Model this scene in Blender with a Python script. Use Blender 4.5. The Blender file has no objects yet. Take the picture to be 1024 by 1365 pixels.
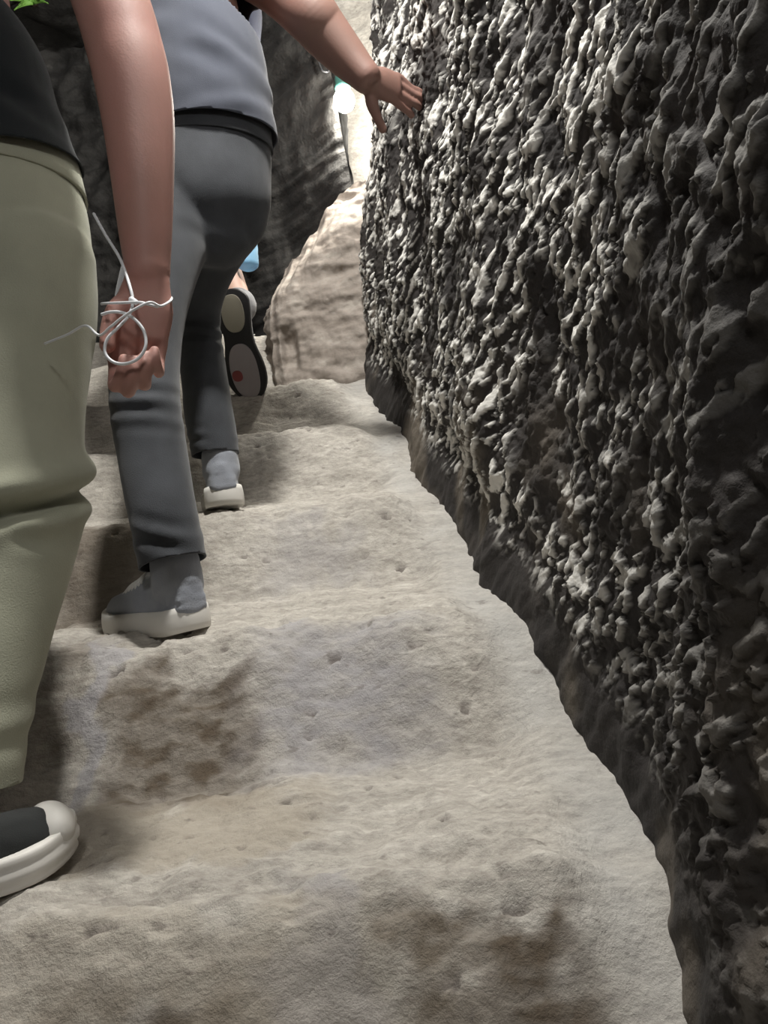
import bpy, bmesh, math, random
import numpy as np
from mathutils import Vector, Matrix
random.seed(4)
SC = bpy.context.scene
COL = SC.collection
DG = bpy.context.evaluated_depsgraph_get

# ------------------------------------------------------------------ camera
FPX, CX, CY = 1025.0, 512.0, 682.5
PITCH, ROLL, ZC = math.radians(1.0), math.radians(7.0), 0.40
def ray(px, py):
    x = (px - CX) / FPX; y = -(py - CY) / FPX
    X = x*math.cos(ROLL) + y*math.sin(ROLL); Y = -x*math.sin(ROLL) + y*math.cos(ROLL)
    return Vector((X, math.cos(PITCH) + Y*math.sin(PITCH), -math.sin(PITCH) + Y*math.cos(PITCH)))
def P(px, py, y):
    """the point of the passage seen at a picture position, at distance y up the stairs"""
    d = ray(px, py); t = y / d.y
    return Vector((d.x*t, y, ZC + d.z*t))
cam = bpy.data.cameras.new('camera'); co = bpy.data.objects.new('camera', cam); COL.objects.link(co)
cam.sensor_fit = 'VERTICAL'; cam.sensor_height = 36.0; cam.lens = 36.0 * FPX / 1365.0
cam.clip_start = 0.02
r_ = Vector((math.cos(ROLL), -math.sin(ROLL)*0, 0))
fwd = Vector((0, math.cos(PITCH), -math.sin(PITCH))); up0 = Vector((0, math.sin(PITCH), math.cos(PITCH))); rt0 = Vector((1, 0, 0))
rt = rt0*math.cos(ROLL) - up0*math.sin(ROLL); up = rt0*math.sin(ROLL) + up0*math.cos(ROLL)
M = Matrix((rt, up, -fwd)).transposed().to_4x4(); M.translation = Vector((0, 0, ZC))
co.matrix_world = M
SC.camera = co

# ------------------------------------------------------------------ numeric noise
def _hash(ix, iy, iz, seed):
    h = (ix.astype(np.int64)*374761393 + iy.astype(np.int64)*668265263 + iz.astype(np.int64)*2147483647 + seed*974634777) & 0xffffffff
    h = ((h ^ (h >> 13)) * 1274126177) & 0xffffffff
    h = (h ^ (h >> 16)) & 0xffffffff
    return h
def vnoise(x, y, z, seed=0):
    """gradient noise in -1..1"""
    x = np.asarray(x, float); y = np.asarray(y, float)*np.ones_like(x); z = np.asarray(z, float)*np.ones_like(x)
    ix, iy, iz = np.floor(x), np.floor(y), np.floor(z)
    fx, fy, fz = x-ix, y-iy, z-iz
    u, v, w = [t*t*t*(t*(t*6-15)+10) for t in (fx, fy, fz)]
    out = 0
    for dx in (0, 1):
        for dy in (0, 1):
            for dz in (0, 1):
                h = _hash(ix+dx, iy+dy, iz+dz, seed)
                gx = (h & 1023)/511.5-1; gy = ((h >> 10) & 1023)/511.5-1; gz = ((h >> 20) & 1023)/511.5-1
                g = gx*(fx-dx) + gy*(fy-dy) + gz*(fz-dz)
                out = out + g*(u if dx else 1-u)*(v if dy else 1-v)*(w if dz else 1-w)
    return out*1.3
def fbm(x, y, z, octv=4, seed=0, gain=.5):
    a, s, o = 1.0, 1.0, 0
    for i in range(octv):
        o = o + a*vnoise(x*s, y*s, z*s, seed+i*17); a *= gain; s *= 2.03
    return o
def ridged(x, y, z, octv=3, seed=0):
    a, s, o = 1.0, 1.0, 0
    for i in range(octv):
        o = o + a*(1-np.abs(vnoise(x*s, y*s, z*s, seed+i*17))*2); a *= .5; s *= 2.1
    return o
def sst(a, b, x):
    t = np.clip((x-a)/(b-a), 0, 1); return t*t*(3-2*t)

# ------------------------------------------------------------------ materials
def mat(name, col, rough=.8, **kw):
    m = bpy.data.materials.new(name); m.use_nodes = True
    nt = m.node_tree; b = nt.nodes['Principled BSDF']
    b.inputs['Base Color'].default_value = (*col, 1); b.inputs['Roughness'].default_value = rough
    for k, v in kw.items(): b.inputs[k].default_value = v
    return m, nt, b
def node(nt, t, **kw):
    n = nt.nodes.new(t)
    for k, v in kw.items(): setattr(n, k, v)
    return n
def ramp(nt, stops):
    r = node(nt, 'ShaderNodeValToRGB')
    e = r.color_ramp.elements
    while len(e) < len(stops): e.new(.5)
    for i, (p, c) in enumerate(stops):
        e[i].position = p; e[i].color = (*c, 1) if len(c) == 3 else c
    return r
def mixc(nt, a, b, fac, mode='MIX'):
    m = node(nt, 'ShaderNodeMix', data_type='RGBA', blend_type=mode)
    for sock, v in ((m.inputs[6], a), (m.inputs[7], b), (m.inputs[0], fac)):
        if hasattr(v, 'is_output'): nt.links.new(v, sock)
        elif isinstance(v, (int, float)): sock.default_value = v
        else: sock.default_value = (*v, 1)
    return m.outputs[2]
def noise(nt, scale, vec=None, detail=4, rough=.55):
    n = node(nt, 'ShaderNodeTexNoise'); n.inputs['Scale'].default_value = scale
    n.inputs['Detail'].default_value = detail; n.inputs['Roughness'].default_value = rough
    if vec is not None: nt.links.new(vec, n.inputs['Vector'])
    return n.outputs['Fac']
def objvec(nt, scale=(1, 1, 1), rot=(0, 0, 0)):
    tc = node(nt, 'ShaderNodeTexCoord'); mp = node(nt, 'ShaderNodeMapping')
    mp.inputs['Scale'].default_value = scale; mp.inputs['Rotation'].default_value = rot
    nt.links.new(tc.outputs['Object'], mp.inputs['Vector']); return mp.outputs['Vector']
def bump(nt, b, fac, strength, dist):
    n = node(nt, 'ShaderNodeBump'); n.inputs['Strength'].default_value = strength; n.inputs['Distance'].default_value = dist
    nt.links.new(fac, n.inputs['Height']); nt.links.new(n.outputs['Normal'], b.inputs['Normal'])
def cloth(name, col, col2, weave=900, rough=.92, amt=.6):
    m, nt, b = mat(name, col, rough)
    v = objvec(nt)
    c = mixc(nt, col, col2, ramp_out(nt, noise(nt, 9, v, 5), .35, .7))
    nt.links.new(c, b.inputs['Base Color'])
    bump(nt, b, noise(nt, weave, v, 2), amt, .001)
    b.inputs['Sheen Weight'].default_value = .15
    return m
def ramp_out(nt, fac, lo, hi):
    r = ramp(nt, [(lo, (0, 0, 0)), (hi, (1, 1, 1))]); nt.links.new(fac, r.inputs[0]); return r.outputs[0]

def attr(nt, name):
    a = node(nt, 'ShaderNodeAttribute'); a.attribute_name = name; return a.outputs['Fac']
def mk_floor_mat():
    m, nt, b = mat('pale_tuff', (.5, .47, .42), .93)
    v = objvec(nt, (1.2, 3.5, 3.5), (0, 0, .25))
    vf = objvec(nt)
    base = ramp(nt, [(.25, (.40, .375, .335)), (.5, (.56, .53, .475)), (.78, (.72, .69, .63))])
    nt.links.new(noise(nt, 7, v, 7, .62), base.inputs[0])
    st = ramp_out(nt, noise(nt, 34, objvec(nt, (.7, 3, 3), (0, 0, .3)), 4, .6), .52, .74)
    c = mixc(nt, base.outputs[0], (.33, .31, .28), mul(nt, st, .55))
    g1 = ramp_out(nt, noise(nt, 95, objvec(nt, (.55, 1.3, 1.3), (0, 0, .3)), 5, .7), .35, .68)
    c = mixc(nt, mixc(nt, c, (.68, .66, .66), 1.0, 'MULTIPLY'), c, g1)
    c = mixc(nt, c, (.115, .088, .062), attr(nt, 'brown_stain_shadow'))
    c = mixc(nt, c, (.36, .35, .37), attr(nt, 'grey_stain'))
    c = mixc(nt, c, (.40, .355, .29), attr(nt, 'tan_patch'))
    c = mixc(nt, c, (.47, .47, .46), attr(nt, 'plaster'))
    pt = ramp_out(nt, noise(nt, 55, objvec(nt, (.6, 1, 1), (0, 0, .3)), 3, .5), .66, .74)
    c = mixc(nt, c, (.14, .12, .105), mul(nt, pt, .55))
    c = mixc(nt, c, (.13, .11, .10), attr(nt, 'pit'))
    nt.links.new(c, b.inputs['Base Color'])
    bump(nt, b, noise(nt, 110, vf, 6, .7), .8, .006)
    return m
def mul(nt, a, k):
    n = node(nt, 'ShaderNodeMath', operation='MULTIPLY'); nt.links.new(a, n.inputs[0])
    if hasattr(k, 'is_output'): nt.links.new(k, n.inputs[1])
    else: n.inputs[1].default_value = k
    return n.outputs[0]
def mk_wall_mat():
    m, nt, b = mat('chiselled_dark_tuff', (.08, .07, .065), .8)
    v = objvec(nt)
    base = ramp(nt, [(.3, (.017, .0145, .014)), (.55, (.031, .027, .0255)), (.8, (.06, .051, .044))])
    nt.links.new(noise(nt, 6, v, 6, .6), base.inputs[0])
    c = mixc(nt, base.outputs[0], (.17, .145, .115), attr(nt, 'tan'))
    c = mixc(nt, c, (.80, .785, .74), attr(nt, 'chip_glint'))
    nt.links.new(c, b.inputs['Base Color'])
    bump(nt, b, noise(nt, 130, v, 4, .6), .5, .004)
    return m
def mk_dark_rock():
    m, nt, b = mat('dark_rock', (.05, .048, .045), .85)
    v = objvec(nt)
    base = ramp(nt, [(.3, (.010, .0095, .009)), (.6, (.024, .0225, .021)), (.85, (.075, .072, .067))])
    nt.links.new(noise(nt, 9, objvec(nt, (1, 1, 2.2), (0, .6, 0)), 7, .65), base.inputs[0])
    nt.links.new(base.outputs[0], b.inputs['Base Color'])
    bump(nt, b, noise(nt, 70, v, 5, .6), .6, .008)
    return m
def mk_outcrop_mat():
    m, nt, b = mat('brown_tuff', (.3, .26, .22), .92)
    base = ramp(nt, [(.3, (.20, .17, .145)), (.55, (.34, .30, .265)), (.8, (.50, .46, .41))])
    nt.links.new(noise(nt, 8, objvec(nt, (1, 1, 2.5), (0, .2, 0)), 6, .6), base.inputs[0])
    nt.links.new(base.outputs[0], b.inputs['Base Color'])
    bump(nt, b, noise(nt, 110, objvec(nt), 5, .65), .5, .005)
    return m
def skin_mat(name, c1, c2):
    m, nt, b = mat(name, c1, .55)
    c = mixc(nt, c1, c2, ramp_out(nt, noise(nt, 14, objvec(nt), 4), .35, .7))
    nt.links.new(c, b.inputs['Base Color'])
    b.inputs['Subsurface Weight'].default_value = .12
    b.inputs['Subsurface Radius'].default_value = (.012, .005, .003)
    bump(nt, b, noise(nt, 350, objvec(nt), 2), .15, .001)
    return m
M_FLOOR, M_WALL, M_DARK, M_OUT = mk_floor_mat(), mk_wall_mat(), mk_dark_rock(), mk_outcrop_mat()
M_SKIN1 = skin_mat('skin', (.42, .225, .185), (.47, .24, .205))
M_SKIN2 = skin_mat('tanned_skin', (.22, .125, .10), (.25, .135, .11))
M_SKIN3 = skin_mat('fair_skin', (.66, .45, .36), (.68, .46, .37))
M_OLIVE = cloth('olive_twill', (.34, .345, .265), (.40, .405, .31), 500)
M_BLACK = cloth('black_jersey', (.005, .008, .010), (.008, .012, .015))
M_TEE = cloth('blue_grey_jersey', (.050, .057, .080), (.062, .069, .093))
M_JEAN = cloth('charcoal_denim', (.030, .033, .039), (.058, .063, .073), 600)
M_NAVY = cloth('navy_cotton', (.014, .017, .035), (.02, .024, .046))
M_SUEDE = cloth('blue_grey_suede', (.27, .29, .34), (.34, .36, .40), 400)
M_CANVAS = cloth('black_canvas', (.010, .012, .012), (.016, .018, .018))
M_RUBBER, *_ = mat('white_rubber', (.72, .70, .66), .6)
M_RUBBER2, *_ = mat('black_rubber', (.018, .018, .02), .6)
M_BEIGE, *_ = mat('beige_rubber', (.32, .30, .24), .7)
M_PINKG, *_ = mat('pale_grey_rubber', (.36, .33, .34), .7)
M_RED, *_ = mat('dull_red_rubber', (.26, .06, .06), .6)
M_LACE, *_ = mat('white_lace', (.75, .74, .71), .8)
M_HAIR, *_ = mat('dark_brown_hair', (.03, .02, .014), .5)
M_CABLE, *_ = mat('white_plastic_cable', (.78, .80, .83), .35)
M_EYE, *_ = mat('eye_white', (.8, .78, .75), .3)
def glass_blue():
    m, nt, b = mat('blue_tinted_plastic', (.42, .72, .95), .12)
    b.inputs['Transmission Weight'].default_value = .45; b.inputs['IOR'].default_value = 1.33
    return m
M_BLUE = glass_blue()
M_CAP, *_ = mat('white_bottle_cap', (.7, .75, .8), .4)
M_SOCKET, *_ = mat('lamp_socket_plastic', (.04, .14, .12), .45)
M_BULB = bpy.data.materials.new('glowing_bulb'); M_BULB.use_nodes = True
_nt = M_BULB.node_tree; _nt.nodes.clear()
_e = _nt.nodes.new('ShaderNodeEmission'); _o = _nt.nodes.new('ShaderNodeOutputMaterial')
_e.inputs[0].default_value = (1, .96, .86, 1); _e.inputs[1].default_value = 520.0
_nt.links.new(_e.outputs[0], _o.inputs[0])
M_LEAF, *_ = mat('fern_green', (.16, .34, .06), .6)

# ------------------------------------------------------------------ object helpers
def empty(name, loc, label, cat, group=None):
    o = bpy.data.objects.new(name, None); COL.objects.link(o); o.location = loc
    o.empty_display_size = .05
    o['label'] = label; o['category'] = cat
    if group: o['group'] = group
    return o
def link(name, me, m, parent=None, smooth=True):
    o = bpy.data.objects.new(name, me); COL.objects.link(o)
    if m is not None: me.materials.append(m)
    if smooth and len(me.polygons): me.polygons.foreach_set('use_smooth', np.ones(len(me.polygons), bool))
    if parent is not None:
        o.parent = parent
        w = Vector((0, 0, 0)); p = parent
        while p is not None: w += p.location; p = p.parent
        me.transform(Matrix.Translation(-w))
    return o
def structure(o, label, cat):
    o['kind'] = 'structure'; o['label'] = label; o['category'] = cat; return o
def grid_mesh(name, X, Y, Z, attrs=None, flip=False):
    n, k = X.shape
    v = np.stack([X, Y, Z], -1).reshape(-1, 3)
    i = np.arange(n*k).reshape(n, k)
    q = np.stack([i[:-1, :-1], i[1:, :-1], i[1:, 1:], i[:-1, 1:]], -1).reshape(-1, 4)
    if flip: q = q[:, ::-1]
    me = bpy.data.meshes.new(name)
    me.vertices.add(len(v)); me.vertices.foreach_set('co', v.astype(np.float32).ravel())
    me.loops.add(q.size); me.loops.foreach_set('vertex_index', q.astype(np.int32).ravel())
    me.polygons.add(len(q)); me.polygons.foreach_set('loop_start', np.arange(0, q.size, 4, dtype=np.int32))
    me.update(calc_edges=True)
    for a, val in (attrs or {}).items():
        at = me.attributes.new(a, 'FLOAT', 'POINT'); at.data.foreach_set('value', np.clip(val, 0, 1).astype(np.float32).ravel())
    return me

def catmull(pts, rad, sub=6):
    """smooth path through (Vector, (ra, rb)) control points"""
    p = [np.array(q, float) for q in pts]; r = [np.array(q if hasattr(q, '__len__') else (q, q), float) for q in rad]
    if len(p) < 3 or sub <= 1:
        return p, r
    P_ = [2*p[0]-p[1]] + p + [2*p[-1]-p[-2]]; R_ = [r[0]] + r + [r[-1]]
    op, orr = [], []
    for i in range(1, len(P_)-2):
        for k in range(sub):
            t = k/sub; t2, t3 = t*t, t*t*t
            f = lambda a: .5*((2*a[i]) + (-a[i-1]+a[i+1])*t + (2*a[i-1]-5*a[i]+4*a[i+1]-a[i+2])*t2 + (-a[i-1]+3*a[i]-3*a[i+1]+a[i+2])*t3)
            op.append(f(P_)); orr.append(np.maximum(f(R_), .001))
    op.append(p[-1]); orr.append(r[-1])
    return op, orr
def tube(bm, pts, rad, ref=(1, 0, 0), seg=32, sub=8, cap=True):
    """a closed round-ended tube; radii may be (along ref, across ref)"""
    pp, rr = catmull(pts, rad, sub)
    pp = [Vector(q) for q in pp]; rr = [tuple(q) for q in rr]
    ref = Vector(ref)
    rings = []
    tang = []
    for i in range(len(pp)):
        a = pp[max(i-1, 0)]; b = pp[min(i+1, len(pp)-1)]
        t = (b-a); t = t.normalized() if t.length > 1e-9 else Vector((0, 0, 1)); tang.append(t)
    seq = []
    if cap:
        for s in (.92, .7, .38): seq.append((pp[0]-tang[0]*min(rr[0])*s*.8, (rr[0][0]*math.sqrt(1-s*s), rr[0][1]*math.sqrt(1-s*s)), tang[0]))
    for q, r, t in zip(pp, rr, tang): seq.append((q, r, t))
    if cap:
        for s in (.38, .7, .92): seq.append((pp[-1]+tang[-1]*min(rr[-1])*s*.8, (rr[-1][0]*math.sqrt(1-s*s), rr[-1][1]*math.sqrt(1-s*s)), tang[-1]))
    for q, r, t in seq:
        a = ref - t*ref.dot(t)
        if a.length < 1e-3: a = Vector((0, 1, 0)) - t*t.y
        a.normalize(); b = t.cross(a)
        rings.append([bm.verts.new(q + a*(r[0]*math.cos(u)) + b*(r[1]*math.sin(u))) for u in [2*math.pi*k/seg for k in range(seg)]])
    for A, B in zip(rings, rings[1:]):
        for k in range(seg): bm.faces.new((A[k], A[(k+1) % seg], B[(k+1) % seg], B[k]))
    bm.faces.new(rings[0][::-1]); bm.faces.new(rings[-1])
def ellipsoid(bm, c, r, rot=None, seg=20):
    m = Matrix.Translation(Vector(c)) @ (rot.to_4x4() if rot is not None else Matrix.Identity(4)) @ Matrix.Diagonal((*r, 1))
    bmesh.ops.create_uvsphere(bm, u_segments=seg, v_segments=seg//2, radius=1, matrix=m)
def bake(me, mods):
    o = bpy.data.objects.new('tmp', me); COL.objects.link(o)
    for t, kw in mods:
        md = o.modifiers.new('m', t)
        for k, v in kw.items(): setattr(md, k, v)
    bpy.context.view_layer.update()
    out = bpy.data.meshes.new_from_object(o.evaluated_get(DG()))
    bpy.data.objects.remove(o)
    return out
def fuse(name, build, m, parent, voxel=.006, smooth=6, disp=None, cuts=(), solid=0, fac=.5):
    bm = bmesh.new(); build(bm)
    bmesh.ops.recalc_face_normals(bm, faces=bm.faces[:])
    me = bpy.data.meshes.new(name); bm.to_mesh(me); bm.free()
    me = bake(me, [('REMESH', dict(mode='VOXEL', voxel_size=voxel)), ('SMOOTH', dict(iterations=smooth, factor=fac))])
    if disp is not None:
        n = len(me.vertices); v = np.empty(n*3, np.float32); me.vertices.foreach_get('co', v); v = v.reshape(-1, 3).astype(float)
        nn = np.empty(n*3, np.float32); me.vertex_normals.foreach_get('vector', nn); nn = nn.reshape(-1, 3)
        v = v + nn*disp(v)[:, None]
        me.vertices.foreach_set('co', v.astype(np.float32).ravel()); me.update()
    if cuts:
        bm = bmesh.new(); bm.from_mesh(me)
        for c, nrm, rad in cuts:                     # open the cloth: cut away what lies beyond a plane, near its centre
            c = Vector(c); nrm = Vector(nrm).normalized()
            fs = [f for f in bm.faces if (f.calc_center_median()-c).length < rad]
            ge = list({e for f in fs for e in f.edges}) + list({v for f in fs for v in f.verts}) + fs
            bmesh.ops.bisect_plane(bm, geom=ge, plane_co=c, plane_no=nrm, dist=1e-5)
            kill = [f for f in bm.faces if (f.calc_center_median()-c).length < rad*1.05 and (f.calc_center_median()-c).dot(nrm) > 1e-5]
            bmesh.ops.delete(bm, geom=kill, context='FACES')
        bm.to_mesh(me); bm.free()
        if solid: me = bake(me, [('SOLIDIFY', dict(thickness=solid, offset=-1.0))])
    me.name = name; me.materials.clear()
    return link(name, me, m, parent)
def folds(lines, base=None):
    """cloth folds: each line = (centre, axis along which it ripples, radius, wavelength, height)"""
    def f(v):
        d = np.zeros(len(v))
        for c, ax, rad, wl, amp in lines:
            c = np.array(c); ax = np.array(Vector(ax).normalized())
            q = v-c; w = np.exp(-(q**2).sum(1)/(rad*rad))
            s = q @ ax; perp = np.sqrt(np.maximum((q**2).sum(1)-s*s, 0)); w = np.exp(-(s/(rad*.62))**2-(perp/(rad*1.5))**2)*np.clip(.55+1.3*vnoise(v[:, 0]*11+amp*900, v[:, 1]*11, v[:, 2]*11, 15), 0, 1.3); s = s + .10*wl*np.sin(perp*9) + .22*wl*vnoise(v[:, 0]*6, v[:, 1]*6, v[:, 2]*6, 5)
            d += w*amp*np.sin(2*math.pi*s/wl)
        d += .0030*fbm(v[:, 0]*7, v[:, 1]*7, v[:, 2]*5, 3, 8)
        if base is not None: d += base(v)
        return d
    return f

# ------------------------------------------------------------------ the place: steps
NOSE_Y = [-1.4, -.92, -.46, -.03, .37, .78, 1.22, 1.64, 2.04, 2.42, 2.80, 3.18]
NOSE_Z = [-1.02, -.82, -.62, -.41, -.185, .022, .222, .408, .603, .79, .98, 1.17]
BASE = np.array([(-2.2, .42), (-1, .34), (0, .27), (.35, .225), (.62, .225), (.9, .243), (1.1, .225), (1.35, .165), (1.6, .135), (2.02, .065), (2.4, .0), (2.7, -.03), (3.6, -.12)])
def base_x(y): return np.interp(y, BASE[:, 0], BASE[:, 1])
def z_line(y): return np.interp(y, NOSE_Y, NOSE_Z)
def nose_warp(x, y):
    return .05*x + .03*vnoise(x*4, y*0+1.3*np.round(y*2.4), 0, 3) + .012*vnoise(x*13, y*3, 0, 4)
def floor_z(x, y):
    yy = y - nose_warp(x, y)
    i = np.clip(np.searchsorted(NOSE_Y, yy) - 1, 0, len(NOSE_Y)-2)
    ny = np.array(NOSE_Y); nz = np.array(NOSE_Z)
    f = np.clip((yy-ny[i])/(ny[i+1]-ny[i]), 0, 1); rise = nz[i+1]-nz[i]
    prof = .06*sst(0, .6, f) + .94*sst(.58, 1.01, f)**.85
    z = nz[i] + rise*prof - .012*(1-sst(0, .10, f)) - .004*sst(.95, 1.0, f)
    # a smooth plastered ramp runs beside the wall
    dw = base_x(y) - x + .02*vnoise(y*5, x*3, 0, 9)
    k = 1 - sst(.045, .125, dw)
    k *= sst(.25, .6, y)*0 + 1
    z = z*(1-k) + (z_line(y) - .035 + .3*(z - z_line(y)))*k
    return z, f, k
NX, NYG = 400, 860
gx = np.concatenate([np.linspace(-2.3, -.75, 60)[:-1], np.linspace(-.75, .62, NX-59)]); gy = np.concatenate([np.linspace(-1.35, .5, 170)[:-1], np.linspace(.5, 3.1, NYG-169)])
GX, GY = np.meshgrid(gx, gy, indexing='ij')
GZ, GF, GK = floor_z(GX, GY)
rough = .013*fbm(GX*9, GY*9, GZ*9, 5, 21, .55)*(1-.35*GK) + .004*ridged(GX*22, GY*46, GZ*46, 2, 31)*(1-.7*GK)
pn = vnoise(GX*34+.8*vnoise(GX*20, GY*20, GZ*20, 2), GY*52, GZ*52, 41); pit = sst(.50, .68, pn)*(1-.8*GK)
rough -= .008*pit
GZ2 = GZ + rough
def soft_patch(cx, cy, hx, hy, soft=.35, seed=0, wob=.05):
    x = GX + wob*fbm(GX*12, GY*12, GZ*12, 4, seed); y = GY + wob*fbm(GX*12, GY*12, GZ*12, 4, seed+7)
    e = np.maximum(np.abs(x-cx)/hx, np.abs(y-cy)/hy)
    return 1-sst(1-soft, 1+soft*.6, e)
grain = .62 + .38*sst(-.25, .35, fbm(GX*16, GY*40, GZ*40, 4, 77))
brown = 1.0*soft_patch(-.325, 1.055, .115, .080, .3, 11)*grain + 1.0*soft_patch(.05, .68, .10, .065, .3, 13)*grain + 1.0*soft_patch(-.26, .655, .13, .05, .5, 15)*grain + .5*soft_patch(-.06, .60, .05, .06, .5, 16)*grain
brown += .5*soft_patch(-.52, 1.16, .05, .10, .4, 17)*grain + .75*soft_patch(-.55, 1.52, .18, .16, .5, 18)  # second patch: the legs' cast shadow, painted into the step colour
grey = .75*soft_patch(-.10, 1.12, .13, .075, .6, 19)*grain + .55*soft_patch(-.10, .70, .03, .10, .5, 23) + .7*soft_patch(-.465, 1.13, .022, .12, .4, 24) + .35*soft_patch(-.15, 1.52, .1, .06, .6, 25)
tan_ = .75*soft_patch(-.30, .93, .17, .085, .3, 27) + .5*soft_patch(-.3, .72, .3, .05, .5, 28)  # tan tone on the lowest visible tread and riser
me = grid_mesh('floor', GX, GY, GZ2, {'brown_stain_shadow': brown*(1-GK), 'grey_stain': grey, 'tan_patch': tan_, 'plaster': .5*GK*(.7+.6*fbm(GX*9, GY*9, GZ*9, 3, 99)), 'pit': pit*.8})
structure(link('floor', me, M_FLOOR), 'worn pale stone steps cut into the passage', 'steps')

# ------------------------------------------------------------------ the place: chiselled right wall
LEAN = .10
def wall_x0(y, z): return base_x(y) + LEAN*(z - z_line(y))
wy = np.concatenate([np.linspace(-1.6, .30, 120)[:-1], np.linspace(.30, 2.62, 800)])
wz = np.concatenate([np.linspace(-1.3, -.25, 80)[:-1], np.linspace(-.25, 2.05, 760), np.linspace(2.05, 2.75, 60)[1:]])
WY, WZ = np.meshgrid(wy, wz, indexing='ij')
WX0 = wall_x0(WY, WZ)
hgt = WZ - z_line(WY)
dx = np.zeros_like(WX0)                                   # positive = towards the steps
dx += .030*fbm(WY*4.2, WZ*2.2, 0, 3, 51)
flute = vnoise(WY*15 + .9*vnoise(WY*3, WZ*3, 0, 52), WZ*1.6, 0, 53)
dx += .016*flute*sst(0.02, .18, hgt)
# pick marks: short gouges that run up and towards the camera
a = math.radians(43)
sa = (-WY*math.cos(a) + WZ*math.sin(a)); sb = (WY*math.sin(a) + WZ*math.cos(a))
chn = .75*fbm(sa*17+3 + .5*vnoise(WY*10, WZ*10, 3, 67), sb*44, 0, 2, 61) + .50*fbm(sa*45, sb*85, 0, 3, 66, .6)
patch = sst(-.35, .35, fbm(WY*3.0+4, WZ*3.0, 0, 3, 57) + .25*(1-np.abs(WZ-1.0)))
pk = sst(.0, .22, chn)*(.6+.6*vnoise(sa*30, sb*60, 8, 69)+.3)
dx += .0075*pk*(.35+.65*patch)*sst(0, .12, hgt)
dx += .009*fbm(sa*9, sb*22, 4, 2, 56)
dx += .006*fbm(WY*34, WZ*34, 0, 3, 58, .6)*(.25+.75*sst(.0, .10, hgt))
# the foot of the wall is undercut a little
dx -= .02*np.exp(-((hgt-.10)/.06)**2)*sst(1.0, 1.3, WY)
WX = WX0 - dx
# the wall rounds away at its far end
WX += .055*sst(2.0, 2.5, WY)*sst(1.2, 1.6, WZ)
WX += 1.6*np.clip(WY-2.50, 0, 1)**1.5*3
chip_glint = sst(.08, .22, chn)*sst(-.22, .25, fbm(WY*5, WZ*5, 3, 3, 62) + .30*patch)*sst(.02, .1, hgt)  # pale chips, with the bright glints of the bumps painted into their colour
chip_glint *= .10 + .90*sst(.45, 1.2, WY + .25*(WZ-.4) + .25*fbm(WY*5, WZ*5, 9, 2, 68))  # painted glints thin out towards the darker near end
tanw = .8*sst(.0, .5, fbm(WY*6, WZ*3, 7, 3, 63))*(1-sst(.15, .45, hgt)) 
me = grid_mesh('wall_right', WX, WY, WZ, {'chip_glint': chip_glint, 'tan': tanw}, flip=True)
structure(link('wall_right', me, M_WALL), 'dark rock wall covered in pale pick marks and painted glints, right of the steps', 'wall')

# ------------------------------------------------------------------ the place: outcrop, far walls, ceiling
# pale brown block of rock that closes the steps on the right
oz = np.linspace(.45, 1.62, 200); ou = np.linspace(0, 1, 240)
OU, OZ = np.meshgrid(ou, oz, indexing='ij')
oxl = -.335
xs = np.where(OU < .35, oxl, oxl + (OU-.35)/.65*.50)
ys = np.where(OU < .35, 3.3 - OU/.35*.72, 2.58 - .10*(OU-.35)/.65)
rnd = np.exp(-((OU-.35)/.06)**2); xs = xs + .03*rnd; ys = ys + .03*rnd
top = 1.27 + .25*sst(.35, .80, OU) + .03*fbm(OU*9, OU*3, 0, 3, 71)           # crest climbs to the right
tz = np.clip((OZ-.45)/(1.62-.45), 0, 1); zz = .45 + tz*(top-.45)
over = sst(.70, 1.0, tz)
n_ = .016*fbm(xs*12, ys*12, zz*12, 4, 72) + .012*ridged(xs*6+zz*2, ys*6, zz*16, 2, 73)
ys2 = ys - n_*sst(.30, .42, OU) + over**1.6*.17 + .05*(zz-.8); xs2 = xs - n_*(1-sst(.28, .40, OU)) + over**1.6*.06
nich = np.exp(-(((xs-(-.245))/.026)**4 + ((zz-.93)/.07)**4)); ys2 += .05*nich
me = grid_mesh('outcrop', xs2, ys2, zz)
structure(link('rock_outcrop', me, M_OUT), 'brown rock block with a small hollow beside the upper steps', 'rock')

def rock_sheet(name, A, B, z0, z1, nrm, seed, label, m=M_DARK, amp=.07, nu=160, nz_=160, edge=None, lean=0, curve=1):
    u = np.linspace(0, 1, nu); z = np.linspace(z0, z1, nz_); U, Z = np.meshgrid(u, z, indexing='ij')
    X = A[0] + (B[0]-A[0])*U; Y = A[1] + (B[1]-A[1])*U**curve
    if edge is not None: X = X + edge(Z)*U
    d = amp*fbm(X*2.5, Y*2.5, Z*2.5, 5, seed, .5) + amp*.5*ridged((X+Y)*5+Z*3, Z*8-(X+Y)*3, 0, 3, seed+3)
    X = X + nrm[0]*d + lean*(Z-z0); Y = Y + nrm[1]*d
    o = link(name, grid_mesh(name, X, Y, Z, flip=(nrm[0]*(B[1]-A[1]) - nrm[1]*(B[0]-A[0])) < 0), m)
    return structure(o, label, 'wall')
xe = P(461, 200, 2.78).x
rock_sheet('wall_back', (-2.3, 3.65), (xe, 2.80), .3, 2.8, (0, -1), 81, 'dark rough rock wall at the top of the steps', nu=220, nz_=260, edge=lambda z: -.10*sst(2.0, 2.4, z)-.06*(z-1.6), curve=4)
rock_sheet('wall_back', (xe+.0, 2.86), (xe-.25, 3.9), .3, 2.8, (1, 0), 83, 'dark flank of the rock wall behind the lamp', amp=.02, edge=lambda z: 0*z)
rock_sheet('wall_far', (-.24, 3.33), (.75, 3.02), .3, 2.8, (-.25, -1), 85, 'pale rock face lit by the lamp', m=M_FLOOR, amp=.03)
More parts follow.
